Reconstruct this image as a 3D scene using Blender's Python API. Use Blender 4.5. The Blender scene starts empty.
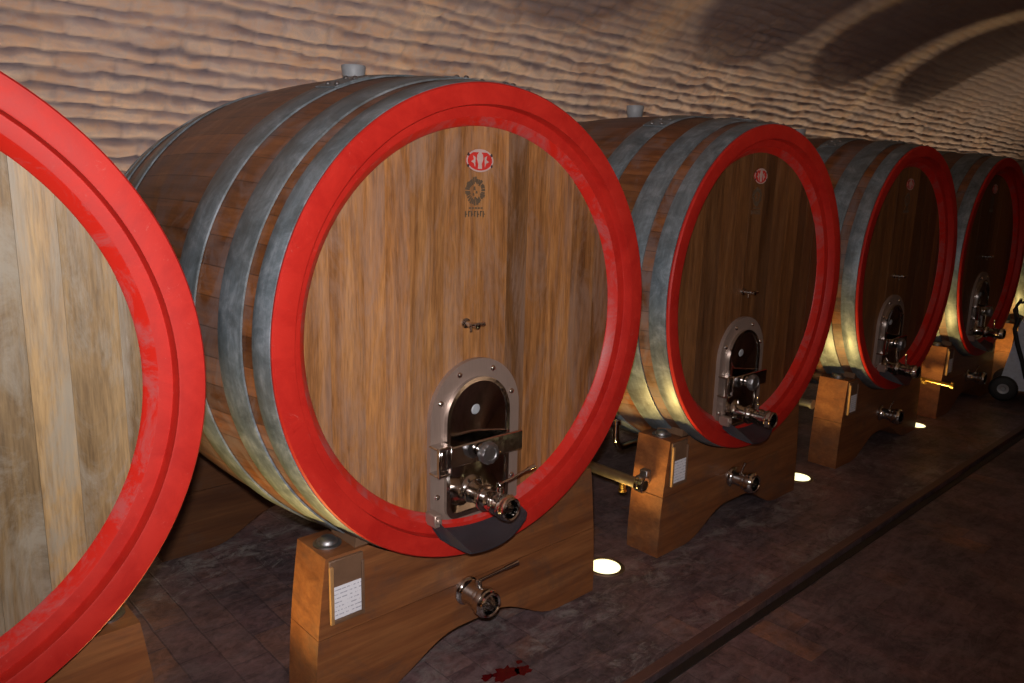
import bpy, math, random
import numpy as np
from mathutils import Vector, Matrix
PI = math.pi
random.seed(7)
scene = bpy.context.scene
C = scene.collection
ZC = 1.41           # height of the cask axis above the floor
OFF = 0.99          # cask empties stand at the lowest point of the cask belly
R0, BULGE, LEN = 0.90, 0.09, 2.0
XS = [-0.102, 1.912, 3.939, 6.061, 8.044, 10.10]

# ------------------------------------------------------------------ helpers
class MB:
    def __init__(s): s.v = []; s.f = []; s.sm = []
    def add(s, vs, fs, smooth=False):
        b = len(s.v); s.v += [tuple(v) for v in vs]
        for f in fs: s.f.append(tuple(i + b for i in f)); s.sm.append(smooth)
        return s
    def box(s, lo, hi, M=None, bev=0.0):
        x0, y0, z0 = lo; x1, y1, z1 = hi
        if bev <= 0:
            vs = [(x, y, z) for x in (x0, x1) for y in (y0, y1) for z in (z0, z1)]
            fs = [(0,1,3,2),(4,6,7,5),(0,4,5,1),(2,3,7,6),(0,2,6,4),(1,5,7,3)]
        else:
            vs = []; idx = {}
            for i, x in enumerate((x0, x1)):
                for j, y in enumerate((y0, y1)):
                    for k, z in enumerate((z0, z1)):
                        sx, sy, sz = (1-2*i), (1-2*j), (1-2*k)
                        for a in range(3):
                            p = [x + sx*bev, y + sy*bev, z + sz*bev]
                            p[a] = (x, y, z)[a]
                            idx[(i,j,k,a)] = len(vs); vs.append(tuple(p))
            fs = []
            def q(*k): fs.append(tuple(idx[t] for t in k))
            for i in (0,1): q((i,0,0,0),(i,1,0,0),(i,1,1,0),(i,0,1,0))
            for j in (0,1): q((0,j,0,1),(1,j,0,1),(1,j,1,1),(0,j,1,1))
            for k in (0,1): q((0,0,k,2),(1,0,k,2),(1,1,k,2),(0,1,k,2))
            for j in (0,1):
                for k in (0,1): q((0,j,k,1),(1,j,k,1),(1,j,k,2),(0,j,k,2))
            for i in (0,1):
                for k in (0,1): q((i,0,k,0),(i,1,k,0),(i,1,k,2),(i,0,k,2))
            for i in (0,1):
                for j in (0,1): q((i,j,0,0),(i,j,1,0),(i,j,1,1),(i,j,0,1))
            for i in (0,1):
                for j in (0,1):
                    for k in (0,1): q((i,j,k,0),(i,j,k,1),(i,j,k,2))
        if M is not None: vs = [M @ Vector(v) for v in vs]
        return s.add(vs, fs)
    def lathe(s, prof, M=None, n=32, smooth=True, closed=False):
        """prof: list of (r, h) spun about local z"""
        vs = []; fs = []
        m = len(prof)
        for j in range(n):
            a = 2*PI*j/n
            for r, h in prof: vs.append((r*math.cos(a), r*math.sin(a), h))
        last = m if closed else m-1
        for j in range(n):
            k = (j+1) % n
            for i in range(last):
                i2 = (i+1) % m
                fs.append((j*m+i, k*m+i, k*m+i2, j*m+i2))
        if M is not None: vs = [M @ Vector(v) for v in vs]
        return s.add(vs, fs, smooth)
    def cyl(s, p0, p1, r0, r1=None, n=20, smooth=True, bev=0.0):
        r1 = r0 if r1 is None else r1
        p0, p1 = Vector(p0), Vector(p1); d = p1-p0; L = d.length
        M = Matrix.Translation(p0) @ d.to_track_quat('Z','Y').to_matrix().to_4x4()
        if bev > 0: pr = [(0.0001,0),(r0-bev,0),(r0,bev),(r1,L-bev),(r1-bev,L),(0.0001,L)]
        else: pr = [(0.0001,0),(r0,0),(r0,0),(r1,L),(r1,L),(0.0001,L)]
        return s.lathe(pr, M, n, smooth)
    def prof(s, p0, p1, pr, n=28):
        """profile (r, t metres from p0) along p0->p1"""
        p0, p1 = Vector(p0), Vector(p1)
        M = Matrix.Translation(p0) @ (p1-p0).to_track_quat('Z','Y').to_matrix().to_4x4()
        return s.lathe(pr, M, n)
    def tube(s, pts, r, n=14, cap=True, ry=None):
        pts = [Vector(p) for p in pts]; vs = []; fs = []
        up = Vector((0.01, 0.02, 1))
        prev = None
        for i, p in enumerate(pts):
            t = (pts[min(i+1,len(pts)-1)] - pts[max(i-1,0)]).normalized()
            if prev is None:
                a = t.cross(up)
                if a.length < .1: a = t.cross(Vector((1,0,0)))
                a.normalize()
            else:
                a = (prev - t*prev.dot(t)).normalized()
            prev = a; b = t.cross(a)
            rr = r[i] if isinstance(r, (list, tuple)) else r
            for j in range(n):
                c = 2*PI*j/n; vs.append(p + a*math.cos(c)*rr + b*math.sin(c)*(rr if ry is None else ry))
        for i in range(len(pts)-1):
            for j in range(n):
                k = (j+1) % n; fs.append((i*n+j, i*n+k, (i+1)*n+k, (i+1)*n+j))
        s.add(vs, fs, True)
        if cap:
            b = len(s.v)-len(vs)
            s.f.append(tuple(b+j for j in reversed(range(n)))); s.sm.append(False)
            s.f.append(tuple(b+(len(pts)-1)*n+j for j in range(n))); s.sm.append(False)
        return s
    def prism(s, poly, y0, y1, smooth=False):
        """poly in (x,z), extruded along y"""
        n = len(poly); vs = [(x,y0,z) for x,z in poly]+[(x,y1,z) for x,z in poly]
        fs = [tuple(range(n)), tuple(reversed(range(n,2*n)))]
        s.add(vs, fs); b = len(s.v)-2*n
        for i in range(n):
            j = (i+1)%n; s.f.append((b+i, b+n+i, b+n+j, b+j)); s.sm.append(smooth)
        return s
    def ringprism(s, outer, inner, y0, y1):
        """flat ring between two polylines of equal count (x,z), open or closed the same way"""
        n = len(outer)
        vs = [(x,y0,z) for x,z in outer]+[(x,y0,z) for x,z in inner]+[(x,y1,z) for x,z in outer]+[(x,y1,z) for x,z in inner]
        fs = []
        for i in range(n):
            j = (i+1)%n
            fs += [(i,j,n+j,n+i),(2*n+i,3*n+i,3*n+j,2*n+j),(i,2*n+i,2*n+j,j),(n+i,n+j,3*n+j,3*n+i)]
        return s.add(vs, fs)
    def build(s, name, mat, parent=None, off=(0,0,0), pivot=None, fixn=True):
        me = bpy.data.meshes.new(name)
        pv = Vector(pivot) if pivot else Vector((0,0,0)); o3 = Vector(off)
        me.from_pydata([tuple(Vector(v)+o3-(pv+o3 if pivot else Vector((0,0,0)))) for v in s.v], [], s.f)
        me.polygons.foreach_set('use_smooth', s.sm)
        if fixn:
            import bmesh
            bm = bmesh.new(); bm.from_mesh(me)
            bmesh.ops.recalc_face_normals(bm, faces=bm.faces); bm.to_mesh(me); bm.free()
        me.set_sharp_from_angle(angle=math.radians(38))
        me.materials.append(mat)
        o = bpy.data.objects.new(name, me); C.objects.link(o)
        if pivot: o.location = pv + o3
        if parent: o.parent = parent
        return o

def tag(o, label=None, cat=None, group=None, kind=None):
    if label: o['label'] = label
    if cat: o['category'] = cat
    if group: o['group'] = group
    if kind: o['kind'] = kind
    return o
def empty(name, loc, label, cat, group=None):
    o = bpy.data.objects.new(name, None); C.objects.link(o); o.location = loc
    o.empty_display_size = .1
    return tag(o, label, cat, group)
def kids(o): return [c for c in bpy.data.objects if c.parent == o]
def copy_tree(o, parent=None):
    c = o.copy(); C.objects.link(c)
    if parent: c.parent = parent
    for ch in kids(o): copy_tree(ch, c)
    return c

# ------------------------------------------------------------------ materials
class NT:
    def __init__(s, name):
        s.m = bpy.data.materials.new(name); s.m.use_nodes = True
        s.t = s.m.node_tree; s.b = s.t.nodes['Principled BSDF']
    def n(s, typ, **kw):
        nd = s.t.nodes.new(typ)
        for k, v in kw.items():
            if k == 'op': nd.operation = v
            elif hasattr(nd, k) and not k.startswith('i_'): setattr(nd, k, v)
            else: nd.inputs[k.replace('i_','').replace('_',' ')].default_value = v
        return nd
    def l(s, a, b): s.t.links.new(a, b)
    def math(s, op, a, b=None, c=None):
        nd = s.t.nodes.new('ShaderNodeMath'); nd.operation = op
        for i, x in enumerate((a, b, c)):
            if x is None: continue
            if isinstance(x, (int, float)): nd.inputs[i].default_value = x
            else: s.l(x, nd.inputs[i])
        return nd.outputs[0]
    def coord(s, scale=(1,1,1), loc=(0,0,0), rnd=True, rot=(0,0,0)):
        tc = s.t.nodes.new('ShaderNodeTexCoord'); mp = s.t.nodes.new('ShaderNodeMapping')
        mp.inputs['Scale'].default_value = scale; mp.inputs['Location'].default_value = loc
        mp.inputs['Rotation'].default_value = rot
        s.l(tc.outputs['Object'], mp.inputs['Vector'])
        if not rnd: return mp.outputs[0]
        oi = s.t.nodes.new('ShaderNodeObjectInfo')
        mm = s.math('MULTIPLY', oi.outputs['Random'], 37.0)
        va = s.t.nodes.new('ShaderNodeVectorMath'); va.operation = 'ADD'
        s.l(mp.outputs[0], va.inputs[0]); s.l(mm, va.inputs[1])
        return va.outputs[0]
    def noise(s, vec, scale, detail=4, rough=.6, dist=0.0):
        nd = s.t.nodes.new('ShaderNodeTexNoise')
        nd.inputs['Scale'].default_value = scale; nd.inputs['Detail'].default_value = detail
        nd.inputs['Roughness'].default_value = rough; nd.inputs['Distortion'].default_value = dist
        s.l(vec, nd.inputs['Vector']); return nd.outputs[0]
    def ramp(s, fac, stops):
        nd = s.t.nodes.new('ShaderNodeValToRGB'); e = nd.color_ramp.elements
        while len(e) < len(stops): e.new(.5)
        for i, (p, c) in enumerate(stops):
            e[i].position = p; e[i].color = (*c, 1) if isinstance(c, tuple) else (c, c, c, 1)
        s.l(fac, nd.inputs[0]); return nd.outputs[0]
    def mix(s, fac, a, b, mode='MIX'):
        nd = s.t.nodes.new('ShaderNodeMix'); nd.data_type = 'RGBA'; nd.blend_type = mode
        for inp, x in ((nd.inputs[0], fac), (nd.inputs[6], a), (nd.inputs[7], b)):
            if isinstance(x, (int, float)): inp.default_value = x
            elif isinstance(x, tuple): inp.default_value = (*x, 1)
            else: s.l(x, inp)
        return nd.outputs[2]
    def bump(s, h, strength=.3, dist=.01, prev=None):
        nd = s.t.nodes.new('ShaderNodeBump'); nd.inputs['Strength'].default_value = strength
        nd.inputs['Distance'].default_value = dist; s.l(h, nd.inputs['Height'])
        if prev is not None: s.l(prev, nd.inputs['Normal'])
        return nd.outputs[0]
    def out(s, col=None, rough=None, metal=None, normal=None, coat=None):
        for k, v in (('Base Color', col), ('Roughness', rough), ('Metallic', metal), ('Normal', normal), ('Coat Weight', coat)):
            if v is None: continue
            if isinstance(v, (int, float)): s.b.inputs[k].default_value = v
            elif isinstance(v, tuple): s.b.inputs[k].default_value = (*v, 1)
            else: s.l(v, s.b.inputs[k])
        return s.m

def head_wood(name, stops, grey, greycol, rough=.55):
    t = NT(name)
    at = t.n('ShaderNodeAttribute'); at.attribute_name = 'board'
    b = at.outputs['Fac']
    off = t.math('MULTIPLY', b, 61.0)
    cv = t.coord((1,1,1)); sh = t.t.nodes.new('ShaderNodeCombineXYZ'); t.l(off, sh.inputs[2]); t.l(off, sh.inputs[1])
    va = t.t.nodes.new('ShaderNodeVectorMath'); va.operation = 'ADD'; t.l(cv, va.inputs[0]); t.l(sh.outputs[0], va.inputs[1])
    def mp(sc):
        m = t.t.nodes.new('ShaderNodeMapping'); m.inputs['Scale'].default_value = sc; t.l(va.outputs[0], m.inputs[0]); return m.outputs[0]
    g1 = t.noise(mp((19,19,1.3)), 1.0, 9, .72, .5)
    g2 = t.noise(mp((150,150,12)), 1.0, 3, .6)
    col = t.ramp(g1, stops)
    tone = t.ramp(b, [(0, .52), (1, 1.30)])
    col = t.mix(1.0, col, tone, 'MULTIPLY')
    fl = t.ramp(g2, [(.35, .72), (.6, 1.05)])
    col = t.mix(1.0, col, fl, 'MULTIPLY')
    blot = t.noise(mp((5,5,1.3)), 1.0, 10, .78, 1.0)
    bm = t.math('MULTIPLY', t.ramp(blot, [(.46, 0.0), (.62, 1.0)]), grey)
    col = t.mix(bm, col, greycol)
    # small pale scratches / water marks with shapes of their own
    sc = t.ramp(t.noise(mp((26,26,9)), 1.0, 8, .8, 1.5), [(.66, 0.0), (.72, 1.0)])
    col = t.mix(t.math('MULTIPLY', sc, .25*grey+.05), col, (.5,.46,.42))
    n = t.bump(g2, .25, .002)
    return t.out(col, t.ramp(g1, [(.3, rough-.1), (.7, rough+.12)]), 0.0, n)

WOOD_STOPS = [(.25,(.085,.030,.009)),(.48,(.27,.115,.034)),(.68,(.43,.205,.068))]
M_HEAD = head_wood('oak_head', WOOD_STOPS, .5, (.29,.20,.155))
M_HEAD_GREY = head_wood('weathered_oak_head', [(.25,(.13,.078,.032)),(.48,(.27,.175,.075)),(.7,(.39,.265,.12))], .8, (.27,.245,.19))
M_HEAD_DIM = head_wood('dimmed_oak_head', [(.25,(.06,.022,.007)),(.48,(.165,.066,.019)),(.7,(.26,.115,.036))], .15, (.17,.10,.07))  # darker copy of the oak; paints the flash falloff on far heads

def stave_wood():
    t = NT('oak_staves')
    tc = t.t.nodes.new('ShaderNodeTexCoord'); sp = t.t.nodes.new('ShaderNodeSeparateXYZ')
    t.l(tc.outputs['Object'], sp.inputs[0])
    z = t.math('SUBTRACT', sp.outputs[2], OFF)
    ang = t.math('ARCTAN2', sp.outputs[0], z)
    u = t.math('MULTIPLY', ang, 58/(2*PI))
    fl = t.math('FLOOR', u); fr = t.math('SUBTRACT', u, fl)
    wn = t.t.nodes.new('ShaderNodeTexWhiteNoise'); wn.noise_dimensions = '1D'; t.l(fl, wn.inputs['W'])
    cv = t.coord((28,1.8,28))
    g1 = t.noise(cv, 1.0, 5, .65, .4)
    g2 = t.noise(t.coord((130,7,130)), 1.0, 3, .6)
    col = t.ramp(g1, [(.25,(.075,.024,.008)),(.5,(.18,.062,.018)),(.72,(.27,.10,.032))])
    col = t.mix(1.0, col, t.ramp(wn.outputs[0], [(0,.62),(1,1.25)]), 'MULTIPLY')
    # dusty / damp bloom on the wood
    bl = t.noise(t.coord((3,5,3)), 1.0, 8, .72, .8)
    col = t.mix(t.math('MULTIPLY', t.ramp(bl, [(.44,0.0),(.62,1.0)]), .6), col, (.20,.165,.165))
    seam = t.math('MINIMUM', fr, t.math('SUBTRACT', 1.0, fr))
    sm = t.ramp(seam, [(0.0,.35),(.03,1.0)])
    col = t.mix(1.0, col, sm, 'MULTIPLY')
    n = t.bump(g2, .3, .002)
    return t.out(col, t.ramp(bl, [(.4,.38),(.65,.65)]), 0.0, n)
M_STAVE = stave_wood()

def hoop_steel():
    t = NT('galvanised_hoop')
    a = t.noise(t.coord((9,9,9)), 1.0, 8, .75, .5)
    b = t.noise(t.coord((3,60,3)), 1.0, 5, .7)
    c = t.noise(t.coord((2.2,2.2,2.2)), 1.0, 4, .6)
    col = t.ramp(a, [(.3,(.09,.115,.125)),(.5,(.19,.235,.265)),(.68,(.36,.41,.46))])
    col = t.mix(t.math('MULTIPLY', t.ramp(c, [(.45,0.0),(.7,1.0)]), .45), col, (.12,.10,.075))
    col = t.mix(1.0, col, t.ramp(b, [(.3,.75),(.7,1.1)]), 'MULTIPLY')
    return t.out(col, t.ramp(a, [(.3,.34),(.7,.58)]), .3, t.bump(a, .2, .002))
M_HOOP = hoop_steel()

def red_paint():
    t = NT('red_paint')
    a = t.noise(t.coord((6,6,6)), 1.0, 8, .75, .6)
    s_ = t.noise(t.coord((34,34,34)), 1.0, 6, .8, 1.2)
    col = t.ramp(a, [(.3,(.37,.011,.008)),(.6,(.49,.020,.012))])
    col = t.mix(t.math('MULTIPLY', t.ramp(s_, [(.62,0.0),(.7,1.0)]), .45), col, (.52,.15,.13))
    return t.out(col, t.ramp(a, [(.3,.46),(.7,.62)]), 0.0, t.bump(a, .12, .003))
M_RED = red_paint()
def worn_red():
    t = NT('worn_red_paint')
    a = t.noise(t.coord((5,5,5)), 1.0, 9, .8, .8)
    col = t.mix(t.math('MULTIPLY', t.ramp(a, [(.47,0.0),(.60,1.0)]), .55), (.55,.018,.010), (.37,.12,.12))
    return t.out(col, .42, 0.0, t.bump(a, .15, .003))
M_RED2 = worn_red()
for q in (M_RED, M_RED2): q.node_tree.nodes['Principled BSDF'].inputs['Specular IOR Level'].default_value = .28

def cradle_wood(name='cradle_timber', k=1.0):
    t = NT(name)
    w = t.noise(t.coord((1.4,9,16)), 1.0, 5, .6, .6)
    g = t.noise(t.coord((5,60,90)), 1.0, 4, .6)
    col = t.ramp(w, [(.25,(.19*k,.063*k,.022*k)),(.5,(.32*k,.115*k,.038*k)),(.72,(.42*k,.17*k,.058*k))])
    col = t.mix(1.0, col, t.ramp(g, [(.3,.8),(.65,1.05)]), 'MULTIPLY')
    d = t.noise(t.coord((3,3,4)), 1.0, 8, .75, .5)
    col = t.mix(t.math('MULTIPLY', t.ramp(d, [(.50,0.0),(.66,1.0)]), .6), col, (.085,.052,.038))
    return t.out(col, .5, 0.0, t.bump(g, .2, .002))
M_CRADLE = cradle_wood('cradle_timber', .68)
M_CRADLE_R = cradle_wood('shaded_cradle_timber', .3)  # same timber darkened, painting in the shade on the rear cradles

def steel(name, col=(.62,.60,.58), rough=.22, sc=(60,60,60), metal=1.0):
    t = NT(name)
    a = t.noise(t.coord(sc), 1.0, 4, .6)
    c = t.mix(t.ramp(a, [(.3,0.0),(.7,1.0)]), tuple(x*.85 for x in col), col)
    return t.out(c, t.ramp(a, [(.3, max(.03,rough-.06)), (.7, rough+.08)]), metal)
M_CHROME = steel('polished_steel', (.70,.68,.66), .10)
M_MIRROR = steel('mirror_steel', (.72,.66,.60), .06, (20,20,20))
M_BRUSH = steel('brushed_steel', (.37,.28,.235), .42, (200,8,8), .5)
M_DULL = steel('dull_steel', (.33,.33,.34), .45)
M_PIPE = steel('grimy_pipe_steel', (.42,.36,.30), .42)
M_BRASS = steel('brass', (.62,.42,.13), .30)
M_BLACKM = steel('dark_sheet', (.055,.05,.06), .38, (20,20,20), .35)
def plain(name, col, rough=.5, bumpy=0.0):
    t = NT(name); a = t.noise(t.coord((25,25,25)), 1.0, 5, .6)
    c = t.mix(t.ramp(a, [(.3,0.0),(.7,1.0)]), tuple(x*.8 for x in col), col)
    return t.out(c, rough, 0.0, t.bump(a, bumpy, .002) if bumpy else None)
M_RUB = plain('black_rubber', (.015,.015,.016), .55)
M_SIL = plain('grey_silicone', (.36,.39,.42), .5)
M_GLASSBLK = plain('dark_gap', (.02,.015,.012), .7)
M_WHITE = plain('white_enamel', (.74,.84,1.0), .35)
M_CREST_R = plain('crest_red', (.55,.03,.025), .45)
M_CREST_P = plain('crest_pale', (.50,.36,.33), .5)
M_CREST_D = plain('crest_dark', (.05,.03,.035), .5)
M_BURN = plain('burnt_mark', (.105,.070,.042), .6)
M_HOLDER = plain('label_holder_wood', (.17,.095,.055), .5)
M_HOLDER_L = plain('pale_wood_strip', (.42,.23,.09), .5)
M_REDCAP = plain('dark_red_cap', (.22,.03,.02), .4)
def paper():
    t = NT('paper_label')
    tc = t.coord((1,1,1), rnd=False); sp = t.t.nodes.new('ShaderNodeSeparateXYZ'); t.l(tc, sp.inputs[0])
    r = t.math('FRACT', t.math('MULTIPLY', sp.outputs[2], 62.0))
    line = t.math('LESS_THAN', t.math('ABSOLUTE', t.math('SUBTRACT', r, .5)), .13)
    nz = t.noise(t.coord((170,1,62)), 1.0, 2, .5)
    ink = t.math('MULTIPLY', line, t.ramp(nz, [(.47,0.0),(.52,1.0)]))
    col = t.mix(t.math('MULTIPLY', ink, .55), (.78,.80,.86), (.10,.11,.22))
    return t.out(col, .6)
M_PAPER = paper()
def emis(name, col, st):
    m = bpy.data.materials.new(name); m.use_nodes = True
    b = m.node_tree.nodes['Principled BSDF']
    b.inputs['Base Color'].default_value = (.9,.9,.8,1)
    b.inputs['Emission Color'].default_value = (*col, 1); b.inputs['Emission Strength'].default_value = st
    return m
M_LAMP = emis('lamp_lens', (1.0,.93,.48), 1.9)

def floor_mat():
    t = NT('terracotta_floor')
    v = t.coord((1,1,1), rnd=False, rot=(0,0,PI/2))
    ns = t.t.nodes.new('ShaderNodeTexNoise'); ns.inputs['Scale'].default_value = 5; t.l(v, ns.inputs['Vector'])
    vm = t.t.nodes.new('ShaderNodeVectorMath'); vm.operation = 'SCALE'; vm.inputs[3].default_value = .018
    t.l(ns.outputs['Color'], vm.inputs[0])
    va = t.t.nodes.new('ShaderNodeVectorMath'); va.operation = 'ADD'; t.l(v, va.inputs[0]); t.l(vm.outputs[0], va.inputs[1])
    br = t.t.nodes.new('ShaderNodeTexBrick'); t.l(va.outputs[0], br.inputs['Vector'])
    br.inputs['Scale'].default_value = 1.0; br.inputs['Brick Width'].default_value = .31
    br.inputs['Row Height'].default_value = .155; br.inputs['Mortar Size'].default_value = .005
    br.inputs['Mortar Smooth'].default_value = .6
    br.inputs['Color1'].default_value = (.0,.0,.0,1); br.inputs['Color2'].default_value = (1,1,1,1)
    br.inputs['Mortar'].default_value = (.5,.5,.5,1)
    tile = t.ramp(br.outputs['Color'], [(0,(.105,.060,.064)),(.45,(.155,.086,.086)),(.85,(.18,.10,.092)),(1,(.25,.11,.06))])
    big = t.noise(t.coord((1,1,1), rnd=False), 1.3, 8, .7, .6)
    fine = t.noise(t.coord((1,1,1), rnd=False), 22, 8, .75, .8)
    col = t.mix(t.ramp(big, [(.40,0.0),(.60,1.0)]), tile, (.065,.046,.050))
    col = t.mix(t.math('MULTIPLY', br.outputs['Fac'], .4), col, (.028,.02,.019))
    col = t.mix(1.0, col, t.ramp(fine, [(.32,.5),(.68,1.5)]), 'MULTIPLY')
    # streaky wear running along the cellar
    wr = t.noise(t.coord((3.5,11,1), rnd=False), 1.0, 9, .8, .8)
    col = t.mix(t.math('MULTIPLY', t.ramp(wr, [(.46,0.0),(.64,1.0)]), .42), col, (.26,.19,.20))
    # white efflorescence: patches behind the casks, round the cradle feet and along the channel
    sp = t.t.nodes.new('ShaderNodeSeparateXYZ'); t.l(t.coord((1,1,1), rnd=False), sp.inputs[0])
    y = sp.outputs[1]
    zone = t.math('MAXIMUM', t.math('MULTIPLY', t.math('COMPARE', y, 1.75, .48), 1.0), t.math('MULTIPLY', t.math('COMPARE', y, -.43, .07), .6))
    zone = t.math('MAXIMUM', zone, t.math('MULTIPLY', t.math('COMPARE', y, .05, .18), .5))
    ef = t.ramp(t.noise(t.coord((5,8,1), rnd=False), 1.0, 10, .8, .8), [(.50,0.0),(.66,1.0)])
    ef = t.math('MULTIPLY', ef, t.math('ADD', zone, .12))
    col = t.mix(t.math('MULTIPLY', ef, .8), col, (.34,.33,.31))
    hgt = t.math('SUBTRACT', fine, t.math('MULTIPLY', br.outputs['Fac'], 1.2))
    n = t.bump(hgt, .35, .005)
    return t.out(col, t.ramp(big, [(.35,.38),(.65,.62)]), 0.0, n)
M_FLOOR = floor_mat()
M_RAIL = plain('rusty_channel_edge', (.11,.052,.042), .5, .2)
M_SLOT = plain('channel_dark', (.012,.009,.008), .6)
M_WINE = plain('red_wine', (.10,.004,.006), .12)

def vault_mat():
    t = NT('vault_brick')
    a1 = t.n('ShaderNodeAttribute'); a1.attribute_name = 'tint'
    a2 = t.n('ShaderNodeAttribute'); a2.attribute_name = 'mortar'
    a3 = t.n('ShaderNodeAttribute'); a3.attribute_name = 'darken'
    f = t.noise(t.coord((1,1,1), rnd=False), 14, 8, .75, .5)
    g = t.noise(t.coord((1,1,1), rnd=False), 1.6, 6, .65, .6)
    brick = t.ramp(a1.outputs['Fac'], [(0,(.42,.25,.18)),(.5,(.60,.385,.28)),(1,(.72,.53,.41))])
    brick = t.mix(t.math('MULTIPLY', t.ramp(f, [(.44,0.0),(.60,1.0)]), .75), brick, (.43,.37,.375))
    col = t.mix(t.math('MULTIPLY', t.ramp(g, [(.40,0.0),(.60,1.0)]), .55), brick, (.50,.41,.41))
    col = t.mix(a2.outputs['Fac'], col, (.20,.17,.195))  # mortar tone, kept dark to paint the crevice shade between courses
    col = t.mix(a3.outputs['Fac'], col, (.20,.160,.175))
    return t.out(col, .85, 0.0, t.bump(f, .5, .008))
M_VAULT = vault_mat()
M_WALL = plain('plain_cellar_wall', (.22,.16,.13), .85, .3)

# ------------------------------------------------------------------ the room
def vnoise(x, y, seed=0):
    rs = np.random.RandomState(seed); T = rs.rand(256, 256)
    xi = np.floor(x).astype(int); yi = np.floor(y).astype(int)
    fx = x-xi; fy = y-yi; fx = fx*fx*(3-2*fx); fy = fy*fy*(3-2*fy)
    a = T[xi % 256, yi % 256]; b = T[(xi+1) % 256, yi % 256]; c = T[xi % 256, (yi+1) % 256]; d = T[(xi+1) % 256, (yi+1) % 256]
    return (a*(1-fx)+b*fx)*(1-fy)+(c*(1-fx)+d*fx)*fy
def fbm(x, y, seed, o=4):
    s = 0; a = .5
    for i in range(o): s = s + a*vnoise(x*2**i, y*2**i, seed+i); a *= .5
    return s/(1-.5**o)

VY, VZ, VR = .05, 1.10, 2.65
def grid_mesh(name, xs, ss, fn, mat):
    X, S = np.meshgrid(xs, ss, indexing='ij')
    P, att = fn(X, S)
    nx, ns = X.shape
    me = bpy.data.meshes.new(name)
    idx = np.arange(nx*ns).reshape(nx, ns)
    q = np.stack([idx[:-1,:-1], idx[:-1,1:], idx[1:,1:], idx[1:,:-1]], -1).reshape(-1, 4)
    me.vertices.add(nx*ns); me.vertices.foreach_set('co', P.reshape(-1).astype(np.float32))
    me.loops.add(q.size); me.loops.foreach_set('vertex_index', q.reshape(-1).astype(np.int32))
    me.polygons.add(len(q)); me.polygons.foreach_set('loop_start', np.arange(0, q.size, 4, dtype=np.int32))
    me.update(calc_edges=True)
    me.polygons.foreach_set('use_smooth', [True]*len(q))
    for k, a in att.items():
        at = me.attributes.new(k, 'FLOAT', 'POINT'); at.data.foreach_set('value', a.reshape(-1).astype(np.float32))
    me.materials.append(mat)
    o = bpy.data.objects.new(name, me); C.objects.link(o)
    return tag(o, kind='structure')

def brick_field(X, S):
    """returns displacement (towards the room), tint, mortar for a coordinate pair in metres"""
    wob = (fbm(X*.5, S*1.5, 11)-.5)*.05 + (vnoise(X*3.4, S*10, 21)-.5)*.042 + (fbm(X*9, S*12, 23)-.5)*.035
    v = (S+wob)/.090; row = np.floor(v); fv = v-row
    wj = (fbm(X*3, S*8, 31)-.5)*.05
    u = (X+wj)/.27 + .5*(row % 2) + .35*vnoise(row*1.7, row*0, 5)
    colm = np.floor(u); fu = u-colm
    rnd = vnoise(colm*17.3+.5, row*29.7+.5, 77)
    rnd2 = vnoise(colm*11.1+.3, row*13.9+.7, 78)
    ev = np.minimum(fv, 1-fv)*.090; eu = np.minimum(fu, 1-fu)*.27
    mw = .004 + .014*vnoise(X*3.3, S*10, 41)**1.5 + .004*fbm(X*10,S*16,43)
    sv = np.clip(ev/(mw*2.0+.004), 0, 1); su = np.clip(eu/(mw*1.8+.004)+.15*fbm(X*9,S*9,51), 0, 1)
    sv = sv*sv*(3-2*sv); su = su*su*(3-2*su)
    body = sv*(.35+.65*su)
    disp = .016*body + .006*(rnd-.5) + (fv-.5)*.008*(rnd2-.2) + .024*(fbm(X*11, S*18, 61, 5)-.5)
    mort = (1-sv)*.78 + (1-su)*.35
    keep = vnoise(X*3.6, S*9, 91)*.6+fbm(X*1.3, S*3, 92)*.4
    mort = np.clip(mort*np.clip(-.25+2.4*keep, .1, 1.1), 0, 1)
    tint = np.clip(.1+.8*rnd+.8*(fbm(X*5,S*9,95)-.5), 0, 1)
    return disp, tint, mort

def vault(X, S):
    th = S/VR
    disp, tint, mort = brick_field(X, S)
    up = np.clip((th-.72)/.5, 0, 1)           # the crown is smeared over with old plaster and painted dimmer
    plaster = np.clip(up*1.25 + (fbm(X*1.1, S*1.6, 131)-.5)*1.1*np.clip(up*4, 0, 1), 0, 1)
    disp = disp*(1-.6*plaster); mort = mort*(1-.8*plaster)
    r = VR-disp
    P = np.stack([X, VY+r*np.cos(th), VZ+r*np.sin(th)], -1)
    return P, {'tint': tint, 'mortar': mort, 'darken': plaster*.5}  # plaster grey deepened, painting the light's falloff towards the crown
xs = np.concatenate([np.arange(-3, -.2, .1), np.arange(-.2, 6.5, .018), np.arange(6.5, 19.05, .035)])
ss = np.concatenate([np.arange(0, VR*1.75, .012), np.arange(VR*1.75, VR*PI+.05, .12)])
grid_mesh('ceiling', xs, ss, vault, M_VAULT)
def bwall(X, S):
    disp, tint, mort = brick_field(X, S-VZ)
    P = np.stack([X, VY+VR-disp, S], -1)
    return P, {'tint': tint, 'mortar': mort, 'darken': np.clip(1-S/.8, 0, 1)*.4}  # greyer and darker towards the floor
grid_mesh('wall_back', np.concatenate([np.arange(-3, -.2, .1), np.arange(-.2, 19.05, .04)]), np.arange(0, VZ+.01, .02), bwall, M_VAULT)
tag(MB().box((-3, VY-VR-.2, -.1), (19, VY-VR, VZ+.02)).build('wall_front', M_WALL), kind='structure')
tag(MB().box((-3.2, VY-VR-.2, -.1), (-3, VY+VR+.2, 3.8)).build('wall_left', M_WALL), kind='structure')
tag(MB().box((19, VY-VR-.2, -.1), (19.2, VY+VR+.2, 3.8)).build('wall_right', M_WALL), kind='structure')
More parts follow.
